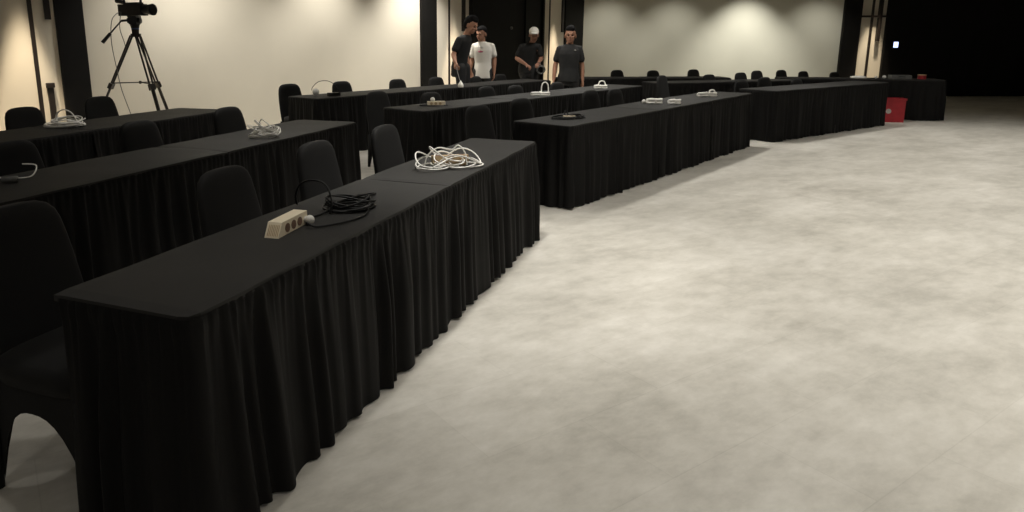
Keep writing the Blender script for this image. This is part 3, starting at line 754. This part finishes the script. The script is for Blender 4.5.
# man 3: pale cap, black shirt, leaning a little to his right, arms bent, holding a small cable ring
person('man in a pale cap and black shirt leaning forward, before the dark door', (1.40, 13.86), math.radians(-8), 1.72,
       A_(pelvis=(-.05, .02, .92), chest=(-.02, -.04, 1.25), neck=(.04, -.08, 1.40), head=(.080, -.13, 1.535), shR=(-.15, -.05, 1.33), shL=(.175, -.08, 1.33),
          elR=(-.24, -.04, 1.10), wrR=(-.05, -.20, .99), elL=(.23, -.06, 1.10), wrL=(.18, -.28, 1.02), hrot=(math.radians(12), 0, math.radians(8)), curl=1.2),
       dict(skin=M['skin2'], shirt=M['tblack'], trousers=M['trouser']), cap=True)
# man 2: white t-shirt, partly behind man 1
person('man in a white t-shirt with a small pink print, behind the leftmost man', (.47, 13.10), math.radians(-6), 1.71,
       A_(elL=(.21, .02, 1.11), wrL=(.205, -.03, .86), head=(-.03, -.03, 1.558), neck=(-.02, 0, 1.43), hrot=(math.radians(8), 0, math.radians(-35)), drop=.05),
       dict(skin=M['skin'], shirt=M['twhite'], trousers=M['trouserg']), 'short',
       prints=(('shirt_print', (-.03, -.110, 1.25), (.055, .014, .020), 'pink'), ('shirt_print', (-.03, -.118, 1.33), (.05, .008, .006), 'greyprint')))
# man 1: black t-shirt, in profile facing right, bowed, near arm holding the plug wire
m1 = person('man in a black t-shirt seen from the side, bowed, lowering a plug on a wire', (.09, 12.46), math.radians(68), 1.86,
       A_(pelvis=(0, .06, .92), chest=(0, .0, 1.26), neck=(0, -.06, 1.425), head=(0, -.145, 1.565), shR=(-.15, .0, 1.35), shL=(.15, -.02, 1.35),
          elR=(-.24, .06, 1.12), wrR=(-.36, -.02, 1.00), elL=(.19, .02, 1.10), wrL=(.19, -.05, .86), hrot=(math.radians(20), 0, math.radians(-8)), curl=1.3, drop=.04),
       dict(skin=M['skin'], shirt=M['tblack'], trousers=M['trouser']), 'full', prints=(('shirt_print', (.02, -.10, 1.33), (.020, .012, .012), 'greyprint'),))
bpy.context.view_layer.update()
hw = m1.matrix_world @ V((-.43, -.07, .93))
cable('plug_wire', 'thin grey wire hanging from the hand of the man in black to the white plug', 'wire',
      [smoothpts([hw, hw.lerp(V((.05, 10.95, TZ+.10)), .3)-V((0, 0, .03)), hw.lerp(V((.05, 10.95, TZ+.10)), .7)-V((0, 0, .04)), (.05, 10.95, TZ+.095)])], .006, M['grey'])
# cable ring in the hand of the man with the cap
P3 = Matrix.Translation((1.40, 13.86, 0)) @ Matrix.Rotation(math.radians(-8), 4, 'Z') @ Matrix.Scale(1.72/1.7, 4)
cc = P3 @ V((.235, -.37, .90))
cable('cable_ring', 'small dark cable ring held by the man in the pale cap', 'cable',
      [[cc+V((math.cos(a)*(.070+.012*math.sin(a*.37)), .01*math.sin(a*.5), math.sin(a)*(.070+.01*math.cos(a*.41)))) for a in [2*PI*i/20 for i in range(64)]],
       smoothpts([cc+V((.0, 0, .07)), cc+V((-.02, .0, .12)), cc+V((-.06, .02, .13))])], .009, M['grey'])

# ------------------------------------------------------------------ lights
def spot(loc, tgt, power, half, blend=.6, size=.08, col=(1, .90, .76)):
    l = bpy.data.lights.new('downlight_and_fill', 'SPOT'); l.energy = power; l.spot_size = math.radians(half*2); l.spot_blend = blend
    l.shadow_soft_size = size; l.color = col
    o = bpy.data.objects.new('downlight_and_fill', l); COL.objects.link(o); o.location = loc
    o.rotation_euler = (V(tgt)-V(loc)).to_track_quat('-Z', 'Y').to_euler()
def wpt(s, d, z=3.25): return WM @ V((s, -d, z))
WARM = (1, .84, .62); MID = (1, .965, .895)
for s, p in ((-5.3, 190), (-4.3, 140), (-2.5, 240), (-.35, 390), (-9.6, 30)):
    spot(wpt(s, 1.0), wpt(s, .35, .6), p, 48, .9, .06, MID)
for s, p in ((-7.05, 1150), (.95, 950), (4.75, 1200)):
    spot(wpt(s, .38), wpt(s, .30, .3), p, 12, .45, .05, WARM)
for x, p in ((3.9, 115), (5.6, 125), (7.45, 430), (9.3, 125)):
    spot((x, Y2-1.3, 3.25), (x, Y2-.35, .5), p, 42, .95, .06, (1, .98, .90))
spot((10.75, Y2-.40, 3.25), (10.75, Y2-.3, .2), 700, 14, .6, .05, WARM)
for x, y, p in ((2.2, 4.2, 290), (4.4, 6.2, 265), (6.6, 8.2, 255), (8.8, 10.4, 225), (4.8, 2.4, 290), (7.4, 4.6, 255), (2.3, 1.0, 200), (10.5, 7.0, 160),
                (1.2, 8.0, 190), (3.2, 10.4, 240), (6.0, 12.4, 200), (-1.6, 6.6, 170), (.6, 10.6, 240), (2.0, 12.4, 230), (-1.6, .6, 25), (-2.6, 3.0, 30)):  # last two are fill spots added over the near left tables
    spot((x, y, 3.25), (x, y, 0), p, 62, .9, .14, MID)
spot((.15, 4.6, 3.25), (.1, 4.5, 0), 270, 38, .9, .12, MID)  # extra spot added to brighten the white cable heap
spot((-.4, 3.0, 3.25), (-.5, 2.8, 0), 70, 32, .9, .12, MID)  # narrow fill added to lift the beige power strip
w = bpy.data.worlds.new('ambient_fill'); scene.world = w; w.use_nodes = True  # weak even fill light added, entering by the open front side
w.node_tree.nodes['Background'].inputs[0].default_value = (1, .93, .82, 1); w.node_tree.nodes['Background'].inputs[1].default_value = .2

# ------------------------------------------------------------------ camera
cd = bpy.data.cameras.new('camera'); cam = bpy.data.objects.new('camera', cd); COL.objects.link(cam)
cam.location = (0, 0, 1.50); cam.rotation_euler = (PI/2-math.atan(151/700), 0, 0)
cd.sensor_width = 36; cd.lens = 36*700/1024; cd.shift_x = 54.5/1024; cd.shift_y = -67/1024; cd.clip_start = .05
scene.camera = cam
scene.view_settings.view_transform = 'Standard'; scene.view_settings.look = 'None'
scene.view_settings.gamma = 1; scene.view_settings.use_curve_mapping = False
scene.view_settings.exposure = 0
